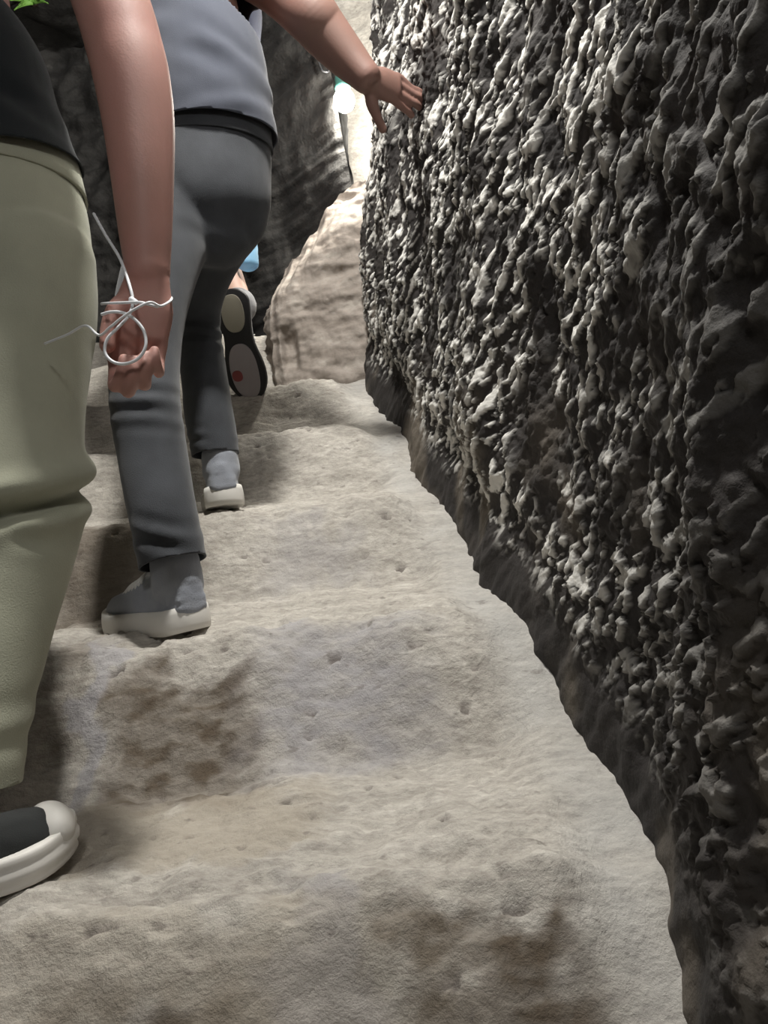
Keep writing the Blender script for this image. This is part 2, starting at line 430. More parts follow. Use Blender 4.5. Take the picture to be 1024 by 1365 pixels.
rock_sheet('wall_left', (-2.2, -1.6), (-2.2, 3.7), -1.4, 2.8, (1, 0), 87, 'dark rock wall left of the steps', nu=220, nz_=180)
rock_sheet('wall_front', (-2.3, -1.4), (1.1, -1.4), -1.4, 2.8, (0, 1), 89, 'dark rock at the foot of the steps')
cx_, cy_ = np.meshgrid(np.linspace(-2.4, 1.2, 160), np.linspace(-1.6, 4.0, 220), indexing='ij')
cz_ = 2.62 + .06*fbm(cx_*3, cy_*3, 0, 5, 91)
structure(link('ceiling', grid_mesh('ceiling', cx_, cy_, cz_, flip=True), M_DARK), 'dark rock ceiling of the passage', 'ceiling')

# ------------------------------------------------------------------ people: shared pieces
def hand(bm, wrist, palm_end, side, nrm, tips, thumb, r=.0088, palm_w=.040, thick=.015):
    """palm as a flat tube, four fingers as jointed chains (lists of points) and the thumb"""
    w = Vector(wrist); e = Vector(palm_end); s = Vector(side).normalized()
    mid = w.lerp(e, .55)
    tube(bm, [w, w.lerp(e, .25), mid, e], [(.027, .020), (palm_w*.85, thick*1.1), (palm_w, thick), (palm_w*.97, thick*.85)], ref=s)
    for k, chain in enumerate(tips):
        root = e + s*palm_w*(.74-.5*k)
        sc = (1.0, 1.04, .98, .84)[k]
        tube(bm, [w.lerp(root, .62), root] + [Vector(c) for c in chain], [r*1.05*sc, r*1.12*sc] + [r*sc*(1-.06*i) for i in range(len(chain))], ref=s, seg=12, sub=4)
    tube(bm, [Vector(c) for c in thumb], [.012, .0135] + [.0105, .0095][:len(thumb)-2], ref=nrm, seg=12, sub=4)
def head(bm, c, face, upv, s=1.0):
    """skull, jaw, nose, ears, lips and brow around centre c, looking along face"""
    f = Vector(face).normalized(); u = (Vector(upv) - f*Vector(upv).dot(f)).normalized(); l = u.cross(f)
    R = Matrix((l, f, u)).transposed()
    pt = lambda x, y, z: Vector(c) + (l*x + f*y + u*z)*s
    ellipsoid(bm, pt(0, -.008, .025), (.074*s, .092*s, .088*s), R)
    ellipsoid(bm, pt(0, .022, -.045), (.056*s, .062*s, .068*s), R)
    ellipsoid(bm, pt(0, .055, -.092), (.026*s, .024*s, .020*s), R)
    tube(bm, [pt(0, .082, .018), pt(0, .097, -.012), pt(0, .104, -.026)], [.009*s, .011*s, .014*s], ref=l, sub=3)
    ellipsoid(bm, pt(0, .084, -.060), (.024*s, .009*s, .007*s), R); ellipsoid(bm, pt(0, .082, -.072), (.021*s, .009*s, .007*s), R)
    for k in (-1, 1):
        ellipsoid(bm, pt(.072*k, -.010, -.008), (.010*s, .020*s, .032*s), R)
        ellipsoid(bm, pt(.031*k, .079, .030), (.024*s, .010*s, .007*s), R)
        ellipsoid(bm, pt(.034*k, .062, -.030), (.022*s, .020*s, .020*s), R)
def hair(name, c, face, upv, parent, s=1.0, long=.0):
    f = Vector(face).normalized(); u = (Vector(upv) - f*Vector(upv).dot(f)).normalized(); l = u.cross(f)
    R = Matrix((l, f, u)).transposed(); pt = lambda x, y, z: Vector(c) + (l*x + f*y + u*z)*s
    def b(bm):
        ellipsoid(bm, pt(0, -.018, .046), (.083*s, .094*s, .082*s), R)
        ellipsoid(bm, pt(0, -.050, -.005-long/2), (.070*s, .055*s, (.075+long/2)*s), R)
    fuse(name, b, M_HAIR, parent, .005, 4, lambda v: .004*fbm(v[:, 0]*60, v[:, 1]*60, v[:, 2]*12, 3, 6))

def outline(L, W, n=28):
    """half widths of a shoe sole from heel (t=0) to toe (t=1)"""
    out = []
    for i in range(n+1):
        t = .5-.5*math.cos(math.pi*i/n)
        core = .72 + .10*math.cos(2*math.pi*(t-.12)) * (1-t) - .07*math.exp(-((t-.42)/.16)**2) + .28*math.exp(-((t-.72)/.22)**2)
        end = math.sqrt(max(0, 1-((.12-t)/.12)**2)) if t < .12 else (math.sqrt(max(0, 1-((t-.80)/.20)**2)) if t > .80 else 1)
        out.append((t*L, W*.5*core*end))
    return out
def sole_mesh(T, L, W, z0, z1, bulge=.0025, grooves=0, rocker=.012, asym=.06):
    o = outline(L, W)
    def loop(off, sh):
        pts = []
        for x, w in o: pts.append((x, w+sh, ))
        left = [(x, w + (sh if 0 < i < len(o)-1 else 0)) for i, (x, w) in enumerate(o)]
        right = [(x, -w - (sh if 0 < i < len(o)-1 else 0)) for i, (x, w) in enumerate(o)][1:-1][::-1]
        return left + right
    bm = bmesh.new(); lv = 5 + 3*grooves; rings = []
    for k in range(lv):
        q = k/(lv-1); z = z0 + (z1-z0)*q
        sh = bulge*math.sin(math.pi*q)
        if grooves and 0 < k < lv-1: sh += -.0016*(math.sin(q*math.pi*2*grooves) > .3)
        ring = []
        for x, y in loop(0, sh):
            t = x/L
            zz = z + rocker*max(0, (t-.72)/.28)**2 + rocker*.35*max(0, (.12-t)/.12)
            ring.append(bm.verts.new(T @ Vector((x + (sh if t > .98 else (-sh if t < .02 else 0)), y + asym*W*math.sin(math.pi*t)*.5, zz))))
        rings.append(ring)
    n = len(rings[0])
    for A, B in zip(rings, rings[1:]):
        for i in range(n): bm.faces.new((A[i], A[(i+1) % n], B[(i+1) % n], B[i]))
    bm.faces.new(rings[0][::-1]); bm.faces.new(rings[-1])
    bmesh.ops.recalc_face_normals(bm, faces=bm.faces[:])
    me = bpy.data.meshes.new('sole'); bm.to_mesh(me); bm.free(); return me
def frame(origin, fwdv, upv):
    f = Vector(fwdv).normalized(); u = (Vector(upv) - f*Vector(upv).dot(f)).normalized(); l = u.cross(f)
    m = Matrix((f, l, u)).transposed().to_4x4(); m.translation = Vector(origin); return m
def sneaker(parent, T, L=.285, W=.102, upper=M_SUEDE, sole=M_RUBBER, sole_h=.03, cap=None, grooves=0, high=.085, laces=True, label=None, collar=.012):
    def b(bm):
        prof = [(.025, .64, high*.80), (.10, .78, high*.98), (.24, .80, high), (.40, .74, high*.86), (.55, .80, high*.68), (.70, .90, high*.56), (.84, .84, high*.47), (.95, .52, high*.36)]
        for zf, wf in ((0, 1.0), (.25, .98), (.5, .88), (.75, .68)):
            tube(bm, [T @ Vector((t*L, .03*W*math.sin(math.pi*t), sole_h + h*zf*.8)) for t, w, h in prof],
                 [(W*.5*w*wf*.90, max(.008, h*.22)) for t, w, h in prof], ref=(T.to_3x3() @ Vector((0, 1, 0))), seg=20, sub=3)
        tube(bm, [T @ Vector((.15*L, 0, sole_h+W*.34)), T @ Vector((.15*L, 0, max(high+collar, sole_h+W*.5)))], [(W*.41, W*.44), (W*.39, W*.42)], ref=(T.to_3x3() @ Vector((0, 1, 0))), sub=1)
    u = fuse('sneaker', b, upper, parent, .0045, 5, lambda v: .0012*fbm(v[:, 0]*40, v[:, 1]*40, v[:, 2]*40, 2, 4))
    if label: u['label'] = label
    s = link('sole', sole_mesh(T, L, W, 0, sole_h, grooves=grooves), sole, u)
    for p in s.data.polygons: p.use_smooth = len(p.vertices) < 5
    if cap is not None:
        def cb(bm):
            R = T.to_3x3()
            ellipsoid(bm, T @ Vector((.905*L, .02*W, sole_h+.002)), (.092*L, .41*W, .027), R)
        fuse('toe_cap', cb, cap, u, .004, 4)
    if laces:
        lm = bmesh.new(); R = T.to_3x3()
        for i in range(6):
            t = .44+.042*i; h = sole_h + high*(.90-.30*(t-.40)/.3)
            h = sole_h + np.interp(t, (.24, .40, .55, .70), (high*.97, high*.86, high*.68, high*.56)) - .006
            w = W*.24
            for sgn in (1, -1):
                tube(lm, [T @ Vector((t*L-.006*sgn, -w, h-.012)), T @ Vector((t*L, -w*.5, h+.001)), T @ Vector((t*L, 0, h+.005)), T @ Vector((t*L, w*.5, h+.001)), T @ Vector((t*L+.006*sgn, w, h-.012))],
                     [.0026]*5, ref=(0, 0, 1), seg=6, sub=3)
        me = bpy.data.meshes.new('laces'); lm.to_mesh(me); lm.free(); link('laces', me, M_LACE, u)
    return u

# ------------------------------------------------------------------ person in olive trousers (near, left)
p1 = empty('person', P(-45, 1100, .95), 'nearest person in black shirt and olive trousers, bare arm hanging with a white cable', 'person')
SH1 = P(52, -215, 1.10)
ARM1 = [(SH1, .050), (P(108, -90, 1.03), .047), (P(147, 0, .985), .0475), (P(168, 70, .97), .047), (P(177, 110, .962), .046), (P(185, 165, .955), .043), (P(190, 235, .945), .0375), (P(194, 310, .938), .0315), (P(197, 365, .933), .0265)]
HEM1 = P(-42, 1043, .89); LF1 = Vector((-.72, 1.36, .25))
def body1(bm):
    tube(bm, [a for a, r in ARM1], [r for a, r in ARM1], seg=64, sub=12)
    W = P(197, 372, .932); E = P(184, 452, .925)
    s = (P(150, 452, .925) - P(218, 448, .925))
    Y = .925
    ch = [
        [P(154, 492, Y-.004), P(153, 515, Y-.026), P(163, 496, Y-.044), P(166, 478, Y-.040)],
        [P(172, 497, Y-.004), P(171, 522, Y-.026), P(177, 500, Y-.046), P(178, 480, Y-.042)],
        [P(192, 491, Y-.004), P(193, 513, Y-.026), P(194, 492, Y-.044), P(193, 474, Y-.040)],
        [P(212, 480, Y-.004), P(212, 497, Y-.022), P(208, 481, Y-.038), P(206, 466, Y-.036)]]
    hand(bm, W, E, s, (0, -1, 0), ch, [P(178, 395, .930), P(158, 412, .915), P(146, 436, .905), P(143, 462, .898)], r=.0086, palm_w=.0375)
    # torso, neck and far arm under the clothes
    tube(bm, [P(-45, 250, 1.14), P(-75, 120, 1.13), P(-110, -60, 1.15), P(-95, -190, 1.15)], [(.12, .09), (.11, .085), (.125, .09), (.12, .075)])
    tube(bm, [P(-95, -200, 1.15), SH1], [.05, .05]); tube(bm, [P(-95, -200, 1.15), P(-250, -180, 1.18)], [.05, .05])
    tube(bm, [P(-95, -210, 1.15), P(-92, -300, 1.16)], [.048, .046])
    head(bm, P(-90, -375, 1.18), (-.05, 1, -.1), (0.02, .05, 1), .95)
    tube(bm, [P(-250, -180, 1.18), P(-300, -10, 1.22), P(-305, 30, 1.24), P(-240, 110, 1.42)], [.046, .042, .040, .026])
    W2 = P(-240, 112, 1.43); E2 = P(-222, 128, 1.50)
    s2 = Vector((.25, 0, 1))
    hand(bm, W2, E2, s2, (1, 0, 0), [[E2+Vector((.01, .035, .028-.018*k)), E2+Vector((.02, .06, .024-.018*k)), E2+Vector((.028, .072, .018-.018*k))] for k in range(4)], [W2, W2+Vector((.012, .03, .03)), W2+Vector((.022, .055, .042)), W2+Vector((.03, .075, .045))])
    # legs
    tube(bm, [P(-48, 270, 1.14), P(28, 400, 1.10), P(22, 520, 1.06), P(24, 650, 1.015), P(6, 800, .955), P(-18, 900, .92), P(-42, 1000, .89), P(-48, 1100, .885)], [.07, .07, .065, .055, .045, .040, .036, .036])
    tube(bm, [P(-48, 270, 1.14), P(-135, 400, 1.18), P(-165, 560, 1.42), Vector((-.735, 1.42, .48)), LF1+Vector((0, 0, .0))], [.07, .07, .055, .042, .036])
b1 = fuse('body', body1, M_SKIN1, p1, .0025, 6)
hair('hair', P(-90, -375, 1.18), (-.05, 1, -.1), (0.02, .05, 1), p1, .95, .06)
KN1L = P(-165, 560, 1.42)
def trou1(bm):
    tube(bm, [P(-45, 215, 1.16), P(-47, 300, 1.14), P(-50, 390, 1.12), P(-48, 450, 1.11)], [(.155, .112), (.178, .128), (.180, .130), (.14, .10)])
    tube(bm, [P(32, 350, 1.11), P(34, 410, 1.10), P(22, 520, 1.06), P(20, 600, 1.03), P(28, 655, 1.01), P(26, 720, .985), P(6, 800, .955), P(-18, 900, .92), P(-36, 1000, .895), P(-44, 1085, .885)],
         [.098, .099, .092, .088, .086, .072, .066, .060, .056, .054])
    tube(bm, [P(-130, 350, 1.15), P(-140, 440, 1.22), KN1L, Vector((-.735, 1.42, .48)), LF1+Vector((0, 0, .06))], [.098, .095, .082, .068, .056])
kn = P(60, 655, .93)
F1 = [(P(60, 430, 1.0), (.35, 0, 1), .10, .10, .003), (P(10, 985, .86), (.2, 0, 1), .07, .05, .004), (P(90, 320, 1.0), (.7, 0, .7), .1, .09, .003), (P(60, 720, .90), (.4, 0, 1), .045, .05, .004)]
def knee_fold(v):
    # the cloth of the thigh sags over the hollow of the knee
    a = np.array(P(-10, 672, .95)); n = np.array((P(120, 640, .95)-P(-10, 672, .95)).normalized()); up_ = np.array((0.05, -.15, 1.0)); up_ /= np.linalg.norm(up_)
    q = v-a; s = q @ up_ - .10*(q @ n); near = np.exp(-((q**2).sum(1))/.20**2)*(v[:, 0] > -.62)
    return near*(.016*np.exp(-((s-.016)/.018)**2) - .022*np.exp(-((s+.012)/.010)**2) + .008*np.exp(-((s+.034)/.012)**2))
t1 = fuse('trousers', trou1, M_OLIVE, p1, .005, 7, folds(F1, knee_fold), cuts=[(HEM1, P(-44, 1085, .885)-P(-36, 1000, .895), .12), (LF1+Vector((0, 0, .07)), (0, .1, -1), .12), (P(-45, 222, 1.16), P(-45, 200, 1.16)-P(-47, 300, 1.14), .26)], solid=.003)
# waistband and side seam of the trousers
def band1(bm):
    tube(bm, [P(-45, 250, 1.155), P(-45, 236, 1.157), P(-45, 222, 1.16)], [(.1655, .1215), (.163, .1195), (.160, .117)], sub=1, cap=False)
def ring_cloth(name, m, parent, pts, rads, th=.003, ref=(1, 0, 0), seg=48, disp=None):
    """an open band around the body"""
    bm = bmesh.new(); rings = []
    for i, (q, r) in enumerate(zip(pts, rads)):
        t = (Vector(pts[min(i+1, len(pts)-1)]) - Vector(pts[max(i-1, 0)])).normalized()
        a = (Vector(ref) - t*Vector(ref).dot(t)).normalized(); bb = t.cross(a)
        rings.append([bm.verts.new(Vector(q) + a*(r[0]*math.cos(2*math.pi*k/seg)) + bb*(r[1]*math.sin(2*math.pi*k/seg))) for k in range(seg)])
    for A, B in zip(rings, rings[1:]):
        for k in range(seg): bm.faces.new((A[k], A[(k+1) % seg], B[(k+1) % seg], B[k]))
    bmesh.ops.recalc_face_normals(bm, faces=bm.faces[:])
    me = bpy.data.meshes.new(name); bm.to_mesh(me); bm.free()
    me = bake(me, [('SOLIDIFY', dict(thickness=th, offset=1.0)), ('BEVEL', dict(width=.001, segments=1))])
    me.materials.clear(); return link(name, me, m, parent)
ring_cloth('waistband', M_OLIVE, t1, [P(-46, 272, 1.148), P(-46, 255, 1.152), P(-45, 238, 1.156), P(-45, 222, 1.16)], [(.1715, .123), (.1685, .121), (.1635, .118), (.1585, .114)], th=.0045)
def shirt1(bm):
    tube(bm, [P(-45, 285, 1.14), P(-46, 235, 1.145), P(-55, 170, 1.14), P(-68, 110, 1.13), P(-112, 40, 1.13), P(-118, -60, 1.15), P(-100, -150, 1.15), P(-95, -215, 1.15)], [(.178, .136), (.171, .131), (.150, .116), (.138, .105), (.130, .10), (.145, .105), (.155, .10), (.10, .075)])
    tube(bm, [P(-95, -205, 1.15), P(0, -215, 1.12), SH1, P(108, -90, 1.03), P(125, -50, 1.01)], [.07, .068, .066, .060, .060])
    tube(bm, [P(-95, -205, 1.15), P(-190, -200, 1.17), P(-250, -180, 1.18), P(-290, -40, 1.21)], [.07, .068, .064, .056])
fuse('t_shirt', shirt1, M_BLACK, p1, .006, 6, folds([(P(40, 170, 1.02), (.5, 0, .8), .12, .06, .006), (P(60, 230, 1.02), (.3, 0, 1), .1, .05, .004)]),
     cuts=[(P(-46, 236, 1.145), P(30, 285, 1.14)-P(10, 150, 1.14), .24), (P(110, -85, 1.03), P(125, -50, 1.01)-P(108, -90, 1.03), .118), (P(-287, -50, 1.21), P(-290, -40, 1.21)-P(-250, -180, 1.18), .13), (P(-95, -232, 1.15), (0, 0, 1), .07)], solid=.0025)
# shoes: the visible right one points to the right, the left one stands on the next step
toe1 = P(97, 1118, .86); T1 = frame(Vector((-.608, .71, .036)), Vector((.195, .175, 0)), (0, 0, 1))
s1 = sneaker(p1, T1, .275, .102, M_CANVAS, M_RUBBER, .036, cap=M_RUBBER, grooves=2, high=.072)
s1['label'] = 'black canvas sneaker with white rubber toe cap'
sneaker(p1, frame(LF1+Vector((.0, -.07, -.028)), (.1, 1, 0), (0, 0, 1)), .275, .102, M_CANVAS, M_RUBBER, .036, cap=M_RUBBER, grooves=2, high=.072)

# ------------------------------------------------------------------ person in the blue grey t-shirt (middle)
p2 = empty('person', P(250, 780, 1.42), 'person in blue grey t-shirt and charcoal jeans with one hand on the rock wall', 'person')
def wall_hit(px, py):
    for y in np.arange(1.0, 2.6, .004):
        q = P(px, py, y)
        if q.x > wall_x0(y, q.z)-.012: return y
    return 2.0
yw = wall_hit(558, 132)
SH2 = P(322, -52, 1.66)
W2p = P(489, 104, yw-.09)
TL = frame(P(249, 866, 1.212)+Vector((.022, 0, .026)), Vector((-.72, .70, -.045)), (-.1, .1, 1))
TR = frame(P(302, 682, 1.60)+Vector((0, 0, .012)), Vector((-.22, 1, -.05)), (.0, .05, 1))
def body2(bm):
    tube(bm, [SH2, P(372, -20, 1.66), P(412, 18, yw-.10), P(432, 42, yw-.09), P(462, 76, yw-.085), W2p], [.062, .060, .055, .051, .042, .032], seg=64, sub=12)
    E = P(528, 118, yw-.045)
    s = P(528, 142, yw-.040) - P(533, 100, yw-.040)
    ch = [[P(537, 143, yw-.028), P(545, 149, yw-.018), P(549, 154, yw-.010)],
          [P(545, 134, yw-.026), P(555, 139, yw-.016), P(559, 143, yw-.008)],
          [P(549, 125, yw-.024), P(560, 130, yw-.014), P(565, 134, yw-.006)],
          [P(548, 117, yw-.024), P(558, 121, yw-.014), P(563, 125, yw-.006)]]
    hand(bm, W2p, E, s, (-1, 0, 0), ch, [P(492, 116, yw-.075), P(496, 138, yw-.065), P(503, 156, yw-.055), P(511, 173, yw-.045)], r=.0090, palm_w=.034, thick=.017)
    tube(bm, [P(280, 200, 1.6), P(262, 100, 1.62), P(243, 20, 1.66), P(238, -50, 1.70)], [(.10, .08), (.11, .085), (.12, .085), (.11, .075)])
    tube(bm, [P(238, -45, 1.70), SH2], [.055, .055]); tube(bm, [P(238, -45, 1.70), P(155, -38, 1.72)], [.055, .055])
    tube(bm, [P(240, -60, 1.71), P(243, -110, 1.76)], [.056, .054])
    head(bm, P(244, -160, 1.80), (0.05, 1, .12), (.0, -.05, 1), 1.0)
    tube(bm, [P(155, -38, 1.72), P(160, 50, 1.80), P(165, 70, 1.84), P(205, 95, 2.02)], [.055, .050, .047, .030])
    Wq = P(206, 96, 2.03); Eq = P(222, 100, 2.11); sq = Vector((-.2, 0, 1))
    hand(bm, Wq, Eq, sq, (1, 0, 0), [[Eq+Vector((.015, .035, .03-.019*k)), Eq+Vector((.026, .06, .028-.019*k)), Eq+Vector((.034, .075, .024-.019*k))] for k in range(4)], [Wq, Wq+Vector((.012, .03, .03)), Wq+Vector((.022, .055, .042)), Wq+Vector((.03, .075, .045))])
    tube(bm, [P(278, 215, 1.6), P(235, 280, 1.55), P(203, 400, 1.43), P(195, 520, 1.335), P(203, 605, 1.30), P(220, 690, 1.26), TL @ Vector((.040, 0, .13)), TL @ Vector((.040, 0, .07)), TL @ Vector((.07, 0, .05))], [.06, .055, .05, .042, .042, .034, .029, .028, .024])
    tube(bm, [P(278, 215, 1.6), P(310, 280, 1.6), P(284, 330, 1.63), P(263, 425, 1.71), P(270, 490, 1.695), P(281, 560, 1.66), TR @ Vector((.040, 0, .13)), TR @ Vector((.040, 0, .07)), TR @ Vector((.07, 0, .05))], [.06, .055, .05, .04, .038, .034, .029, .028, .024])
fuse('body', body2, M_SKIN2, p2, .0027, 5)
hair('hair', P(244, -160, 1.80), (0.05, 1, .12), (.0, -.05, 1), p2)
HEM2L, HEM2R = P(231, 750, 1.24), P(289, 606, 1.65)
def trou2(bm):
    tube(bm, [P(281, 165, 1.6), P(278, 215, 1.6), P(272, 275, 1.59), P(272, 315, 1.59)], [(.122, .10), (.130, .108), (.133, .112), (.10, .09)])
    tube(bm, [P(312, 265, 1.6), P(308, 290, 1.6), P(284, 330, 1.63), P(267, 375, 1.67), P(263, 425, 1.71), P(269, 480, 1.70), P(278, 545, 1.66), P(287, 602, 1.65), P(290, 640, 1.645)],
         [.070, .072, .066, .058, .050, .050, .051, .050, .050])
    tube(bm, [P(235, 265, 1.56), P(226, 320, 1.52), P(203, 400, 1.43), P(194, 470, 1.37), P(194, 530, 1.33), P(203, 605, 1.30), P(217, 685, 1.26), P(231, 750, 1.24), P(237, 790, 1.235)],
         [.076, .074, .066, .061, .060, .059, .055, .054, .054])
F2 = [(P(205, 540, 1.26), (.15, 0, 1), .06, .034, .005), (P(230, 722, 1.19), (.35, 0, 1), .06, .036, .005), (P(270, 440, 1.65), (.15, 0, 1), .05, .032, .005),
      (P(290, 585, 1.6), (.2, 0, 1), .045, .028, .004), (P(310, 315, 1.5), (.3, 0, .9), .06, .06, .004)]
t2 = fuse('jeans', trou2, M_JEAN, p2, .0055, 6, folds(F2), cuts=[(HEM2L, P(240, 790, 1.235)-P(222, 700, 1.26), .10), (HEM2R, P(292, 640, 1.645)-P(286, 570, 1.66), .10), (P(281, 172, 1.6), (0, 0, 1), .2)], solid=.003)
ring_cloth('waistband', M_JEAN, t2, [P(280, 200, 1.6), P(280, 186, 1.6), P(281, 171, 1.6)], [(.1270, .1050), (.1245, .1025), (.1215, .0995)], th=.0035)
def shirt2(bm):
    tube(bm, [P(290, 225, 1.6), P(286, 178, 1.6), P(272, 100, 1.62), P(250, 20, 1.66), P(240, -30, 1.69), P(238, -62, 1.70)], [(.128, .118), (.127, .118), (.133, .118), (.142, .116), (.14, .105), (.095, .08)])
    tube(bm, [P(238, -40, 1.70), P(290, -50, 1.67), SH2, P(352, -32, 1.66), P(380, -8, 1.655)], [.075, .072, .074, .072, .074])
    tube(bm, [P(238, -40, 1.70), P(195, -42, 1.71), P(155, -36, 1.72), P(158, 50, 1.79)], [.075, .072, .07, .066])
F2s = [(P(290, 70, 1.5), (.55, 0, .85), .13, .07, .0035), (P(300, 150, 1.5), (-.2, 0, 1), .08, .06, .004), (P(320, 120, 1.52), (-.55, 0, .8), .10, .09, .003)]
fuse('t_shirt', shirt2, M_TEE, p2, .0055, 6, folds(F2s), cuts=[(P(288, 183, 1.6), P(288, 225, 1.6)-P(287, 178, 1.6), .2), (P(352, -30, 1.66), P(380, -8, 1.655)-P(352, -32, 1.66), .16), (P(158, 40, 1.785), P(158, 50, 1.79)-P(155, -36, 1.72), .13), (P(238, -78, 1.70), (0, -.1, 1), .07)], solid=.0025)
sneaker(p2, TL, .27, .100, M_SUEDE, M_RUBBER, .040, high=.082, collar=.035)
sneaker(p2, TR, .27, .098, M_SUEDE, M_RUBBER, .042, high=.082, collar=.03)

# ------------------------------------------------------------------ person ahead (mostly hidden)
p3 = empty('person', P(290, 500, 2.5), 'person climbing ahead, seen by a raised shoe sole and bare ankle', 'person')
toe3 = P(336, 536, 2.36); heel3 = P(305, 386, 2.27)
ax3 = (toe3-heel3).normalized(); L3 = (toe3-heel3).length
# the sole faces the camera, so the shoe's up direction points away up the steps
T3 = frame(heel3, ax3, Vector((.16, 1.0, .10)))
HIP3 = P(262, 190, 2.62)
def body3(bm):
    an = T3 @ Vector((.055, .0, .10))
    tube(bm, [T3 @ Vector((.06, 0, .04)), an, P(303, 352, 2.42), P(288, 320, 2.50), P(270, 290, 2.66)], [.034, .031, .037, .048, .05])
    tube(bm, [P(262, 200, 2.62), P(258, 90, 2.66), P(255, 30, 2.7), P(252, -10, 2.72)], [(.10, .08), (.11, .08), (.12, .085), (.10, .07)])
    tube(bm, [P(252, -5, 2.72), P(320, 0, 2.70)], [.05, .05]); tube(bm, [P(252, -5, 2.72), P(188, 5, 2.72)], [.05, .05])
    tube(bm, [P(252, -15, 2.72), P(252, -55, 2.74)], [.05, .048])
    head(bm, P(252, -92, 2.76), (0, 1, .1), (0, 0, 1), 1.0)
    tube(bm, [P(320, 0, 2.70), P(328, 110, 2.62), P(326, 130, 2.60), P(322, 228, 2.47)], [.048, .042, .040, .026])
    Wq = P(322, 230, 2.465); Eq = P(326, 262, 2.43); sq = Vector((-.3, -1, 0))
    hand(bm, Wq, Eq, sq, (-1, 0, 0), [[Eq+Vector((.022, .024-.016*k, -.022)), Eq+Vector((.030, .024-.016*k, -.045)), Eq+Vector((.010, .024-.016*k, -.052)), Eq+Vector((-.006, .024-.016*k, -.04))] for k in range(4)], [Wq, Wq+Vector((-.02, -.012, -.03)), Wq+Vector((-.028, -.012, -.055)), Wq+Vector((-.022, -.008, -.078))])
    tube(bm, [P(188, 5, 2.72), P(185, 110, 2.72), P(186, 125, 2.72), P(222, 150, 2.82)], [.048, .042, .04, .026])
    Wl = P(223, 151, 2.83); El = P(232, 152, 2.90); sl = Vector((-.2, 0, 1))
    hand(bm, Wl, El, sl, (1, 0, 0), [[El+Vector((.012, .03, .03-.019*k)), El+Vector((.024, .05, .028-.019*k))] for k in range(4)], [Wl, Wl+Vector((.012, .03, .03)), Wl+Vector((.022, .055, .042)), Wl+Vector((.03, .07, .045))])
    tube(bm, [P(262, 200, 2.63), P(285, 235, 2.62), P(270, 290, 2.66)], [.07, .06, .048])
    tube(bm, [P(262, 200, 2.63), P(240, 235, 2.64), P(244, 310, 2.83), P(256, 390, 2.86), P(262, 440, 2.84)], [.07, .06, .05, .034, .034])
fuse('body', body3, M_SKIN3, p3, .0042, 4)
hair('hair', P(252, -92, 2.76), (0, 1, .1), (0, 0, 1), p3)
def trou3(bm):
    tube(bm, [P(262, 165, 2.64), P(262, 200, 2.63), P(262, 235, 2.62)], [(.12, .10), (.13, .11), (.11, .10)])
    tube(bm, [P(285, 225, 2.62), P(278, 260, 2.64), P(270, 290, 2.66), P(283, 312, 2.53), P(292, 326, 2.47)], [.078, .072, .064, .058, .056])
    tube(bm, [P(240, 225, 2.64), P(242, 290, 2.80), P(248, 330, 2.88), P(256, 400, 2.86), P(258, 420, 2.855)], [.078, .070, .062, .054, .054])
fuse('trousers', trou3, M_NAVY, p3, .006, 5, folds([]), cuts=[(P(291, 324, 2.48), P(292, 326, 2.47)-P(283, 312, 2.53), .09), (P(257, 412, 2.857), (0, 0, -1), .09), (P(262, 170, 2.64), (0, 0, 1), .18)], solid=.003)
def shirt3(bm):
    tube(bm, [P(262, 215, 2.63), P(260, 185, 2.63), P(258, 90, 2.66), P(255, 30, 2.7), P(253, 0, 2.72), P(252, -15, 2.72)], [(.138, .116), (.132, .112), (.128, .10), (.137, .105), (.13, .095), (.09, .07)])
    tube(bm, [P(252, 0, 2.72), P(320, 2, 2.70), P(325, 70, 2.65)], [.065, .062, .056]); tube(bm, [P(252, 0, 2.72), P(188, 6, 2.72), P(184, 70, 2.74)], [.065, .062, .056])
fuse('t_shirt', shirt3, M_NAVY, p3, .006, 5, folds([]), cuts=[(P(261, 205, 2.63), (0, 0, -1), .2), (P(325, 62, 2.655), (0, -.05, -1), .10), (P(185, 62, 2.74), (0, 0, -1), .09), (P(252, -22, 2.72), (0, 0, 1), .07)], solid=.0025)
s3 = sneaker(p3, T3, L3, .125, cloth('grey_mesh', (.30, .30, .31), (.36, .36, .37)), M_RUBBER2, .022, high=.075)
s3['label'] = 'sneaker tipped up with its black rimmed sole towards the camera'
def pad(name, x0, x1, wmul, m, mark=None, yoff=0):
    """a thin raised pad on the underside of the sole"""
    bm = bmesh.new(); n = 40; vs = []
    for lev, sc in ((0, 1.0), (-.0028, .96)):
        ring = []
        for k in range(n):
            u = 2*math.pi*k/n; cu, su = math.cos(u), math.sin(u)
            x = (x0+x1)/2 + (x1-x0)/2*sc*math.copysign(abs(cu)**.85, cu)
            y = yoff + .03*.125*math.sin(math.pi*x) + wmul*.125*.5*sc*math.copysign(abs(su)**.85, su)
            t = x; rock = .012*max(0, (t-.72)/.28)**2 + .012*.35*max(0, (.12-t)/.12)
            ring.append(bm.verts.new(T3 @ Vector((x*L3, y, lev + rock - .0016))))
        vs.append(ring)
    for k in range(n): bm.faces.new((vs[0][k], vs[0][(k+1) % n], vs[1][(k+1) % n], vs[1][k]))
    bm.faces.new(vs[1]); bm.faces.new(vs[0][::-1])
    bmesh.ops.recalc_face_normals(bm, faces=bm.faces[:])
    me = bpy.data.meshes.new(name); bm.to_mesh(me); bm.free(); return link(name, me, m, s3, smooth=False)
pad('heel_pad', .04, .37, .56, M_BEIGE)['label'] = 'beige heel pad'
pad('forefoot_pad', .47, .965, .70, M_PINKG)['label'] = 'pale grey forefoot pad'
